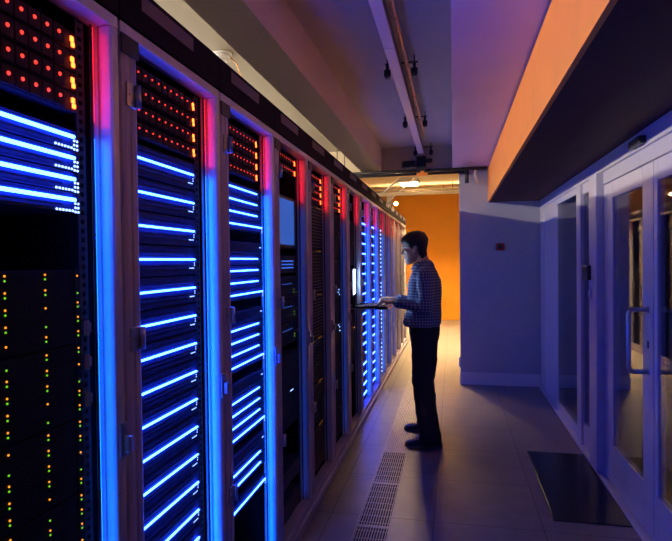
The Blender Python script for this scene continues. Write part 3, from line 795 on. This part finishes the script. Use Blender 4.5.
# eyes and brows
for s in (-1,1):
    e = MB().ball(hd(.0735,s*.032,.120), .0115, nu=14, nv=10).build('eye', mat('eye_white', (.7,.68,.66), .25), man)
    bod_lid = MB().ball(hd(.0735,s*.032,.1235), .0125, .0135, .0105).ball(hd(.072,s*.032,.1135), .0115, .0130, .0075); bod_lid.build('eyelid', M_skin, man)
    MB().ball(hd(.0832,s*.033,.1180), .0045, nu=10, nv=8).build('iris', mat('dark_iris', (.03,.02,.015), .2), e)
    bw = MB(); pts = [hd(.088-.030*abs(q)**2*.9+.004, s*(.014+.040*q), .139+.008*math.sin(q*2.6)) for q in (0,.25,.5,.75,1)]
    bw.tube(pts, [.003,.0048,.005,.004,.002], 8); bw.build('eyebrow', M_hair, man)
# hair: cap over the skull with a ragged fringe, short back and sides
hr = MB(); nA = 40; vs = []; rows = 12
def skull(z):
    for (z0,b0,f0,w0),(z1,b1,f1,w1) in zip(HP, HP[1:]):
        if z0 <= z <= z1:
            t = (z-z0)/(z1-z0); return b0+(b1-b0)*t, f0+(f1-f0)*t, w0+(w1-w0)*t
    return HP[-1][1:]
rnd = random.Random(3)
for j in range(nA):
    t = 2*PI*j/nA; ct, st = math.cos(t), math.sin(t)
    front = max(0, ct)
    zb = -.012 + .127*max(0, min(1, (ct+.55)/.45)) + .055*max(0, min(1, (ct-.35)/.35)) + rnd.uniform(-.008,.008)   # lower edge of the hair
    for i in range(rows+1):
        z = zb + (.236-zb)*(1-(1-i/rows)**1.6)
        b, f, w_ = skull(max(-.0099,min(z,.236)))
        if ct < 0 and z < .12: b = min(b, -.080); w_ = max(w_, .052); f = max(f, .05)
        off = .004 + .016*min(1,i/4) + (.004*front if i > 4 else 0) + rnd.uniform(-.003,.004)
        b -= off; f += off; w_ += off*.8; c = b*.55+f*.45; p = 2.3
        a = (f-c) if ct > 0 else (c-b)
        zz = z + (.016 + rnd.uniform(-.004,.006))*(i/rows)
        vs.append(hd(c + a*math.copysign(abs(ct)**(2/p), ct), w_*math.copysign(abs(st)**(2/p), st), zz))
R1 = rows+1
fs = [(j*R1+i, ((j+1)%nA)*R1+i, ((j+1)%nA)*R1+i+1, j*R1+i+1) for j in range(nA) for i in range(rows)]
fs.append([j*R1+rows for j in range(nA)])
hr.add(vs, fs, 0, True)
ho = hr.build('hair', M_hair, man); so = ho.modifiers.new('thick', 'SOLIDIFY'); so.thickness = .012; so.offset = -1
# shirt
sh = MB()
sh.loft([ring(-.135,.160,.178,.955),ring(-.146,.170,.186,.985),ring(-.148,.160,.184,1.03),ring(-.146,.140,.180,1.10),ring(-.150,.130,.183,1.18),
         ring(-.152,.128,.190,1.26),ring(-.145,.120,.196,1.33),ring(-.120,.098,.170,1.395),ring(-.095,.085,.110,1.435),ring(-.078,.080,.078,1.462)])
for s in (1,-1):
    S_, E_, Wr = ARM[s]; wr = tuple(E_[i]+(Wr[i]-E_[i])*.93 for i in range(3))
    limb(sh, [(S_[0]-.01,S_[1]*.72,S_[2]-.005), S_, E_], [.085,.074,.056]); limb(sh, [E_, wr], [.055,.038])
link('shirt', fuse(sh, .008, 4, (.055,.016)), man).data.materials.append(M_shirt)
shirt = [c for c in man.children if c.name.startswith('shirt')][0]
cl = MB(); rings = []
for z, b, f, w_ in ((1.440,-.086,.080,.080),(1.462,-.072,.080,.068),(1.494,-.066,.072,.064),(1.498,-.070,.074,.068),(1.472,-.086,.094,.084),(1.448,-.096,.108,.096)):
    rings.append(ring(b, f, w_, z + 0, 28, 2.1))
rr = []
for r_ in rings: rr.append([Vector((p.x, p.y, p.z - .30*max(0, -p.x-.0)*.9 + .0)) for p in r_])
cl.loft(rr, cap=False); co_ = cl.build('collar', M_shirt, shirt); so = co_.modifiers.new('thick','SOLIDIFY'); so.thickness = .004
for s in (1,-1):
    S_, E_, Wr = ARM[s]; a_ = [E_[i]+(Wr[i]-E_[i])*.80 for i in range(3)]; b_ = [E_[i]+(Wr[i]-E_[i])*.97 for i in range(3)]
    cf = MB(); cf.tube([W(*a_), W(*b_)], [.043,.040], 18); cf.build('cuff', M_shirt, shirt)
# trousers
tr = MB()
tr.loft([ring(-.128,.118,.160,1.00),ring(-.132,.118,.166,.94),ring(-.134,.112,.170,.88),ring(-.120,.105,.165,.82)])
for s, fx, fl in ((1,-.012,.192),(-1,.030,-.222)):
    limb(tr, [(-.010,s*.082,.90),(-.008+fx*.2,s*.105,.72),(.006+fx*.4,s*.135,.50),(-.020+fx*.8,fl*.92,.26),(-.045+fx,fl,.085)], [.112,.106,.090,.087,.086])
    limb(tr, [(-.045+fx,fl,.10),(-.035+fx,fl,.075)], [.086,.083])
link('trousers', fuse(tr, .009, 5, (.06,.018)), man).data.materials.append(M_trou)
# shoes
for s, fx, fl in ((1,-.012,.192),(-1,.030,-.222)):
    SH = [(-.135,.026,.030,.050),(-.125,.036,.030,.075),(-.09,.040,.030,.100),(-.03,.042,.030,.105),(.02,.044,.030,.085),(.07,.050,.030,.066),(.12,.048,.030,.056),(.148,.034,.030,.044),(.158,.016,.030,.036)]
    sm = MB(); rg = []
    for f, hw, z0, z1 in SH:
        rg.append([W(f+fx, fl + hw*math.cos(a), z0-.004 + (z1-z0)*max(0,math.sin(a))**.8 ) for a in [PI*q/12 for q in range(13)]] )
    sm.loft(rg); ob = sm.build('shoe', M_shoe, man)
    so_ = MB(); so_.loft([[W(f+fx, fl+(hw+.004)*c, z) for f, hw, c in [(q[0]*1.02, q[1], 1) for q in SH] + [(q[0]*1.02, q[1], -1) for q in SH[::-1]]] for z in (.0078,.0265)])
    for f_ in range(len(so_.sm)): so_.sm[f_] = False
    so_.build('sole', M_sole, ob)['label'] = 'grey rubber sole'
    lc = MB()
    for q in range(4): lc.tube([W(.02+.022*q+fx, fl-.020, .080-.007*q), W(.028+.022*q+fx, fl, .086-.007*q), W(.02+.022*q+fx, fl+.020, .080-.007*q)], .0028, 6)
    lc.build('laces', M_dark, ob)
#PERSON_END

# ------------------------------------------------------------------ camera, world, view
cam = bpy.data.cameras.new('camera'); co = bpy.data.objects.new('camera', cam); COL.objects.link(co)
cam.sensor_fit = 'HORIZONTAL'; cam.sensor_width = 36; cam.lens = 540/672*36; cam.clip_start = .02
R = Vector((.9768,.2140,-.0123)).normalized(); F = Vector((-.2139,.9767,-.0175)).normalized()
F = Vector((-.212,.977,-.017)).normalized(); R = Vector((.977,.212,-.012)); R = (R - F*R.dot(F)).normalized(); U = R.cross(F)
co.matrix_world = Matrix(((R.x,U.x,-F.x,0),(R.y,U.y,-F.y,0),(R.z,U.z,-F.z,1.5),(0,0,0,1)))
scn.camera = co
w = bpy.data.worlds.new('world'); scn.world = w; w.use_nodes = True
w.node_tree.nodes['Background'].inputs[0].default_value = (.004,.004,.008,1)
scn.view_settings.view_transform = 'Standard'; scn.view_settings.look = 'None'
scn.view_settings.exposure = 0; scn.view_settings.gamma = 1; scn.view_settings.use_curve_mapping = False
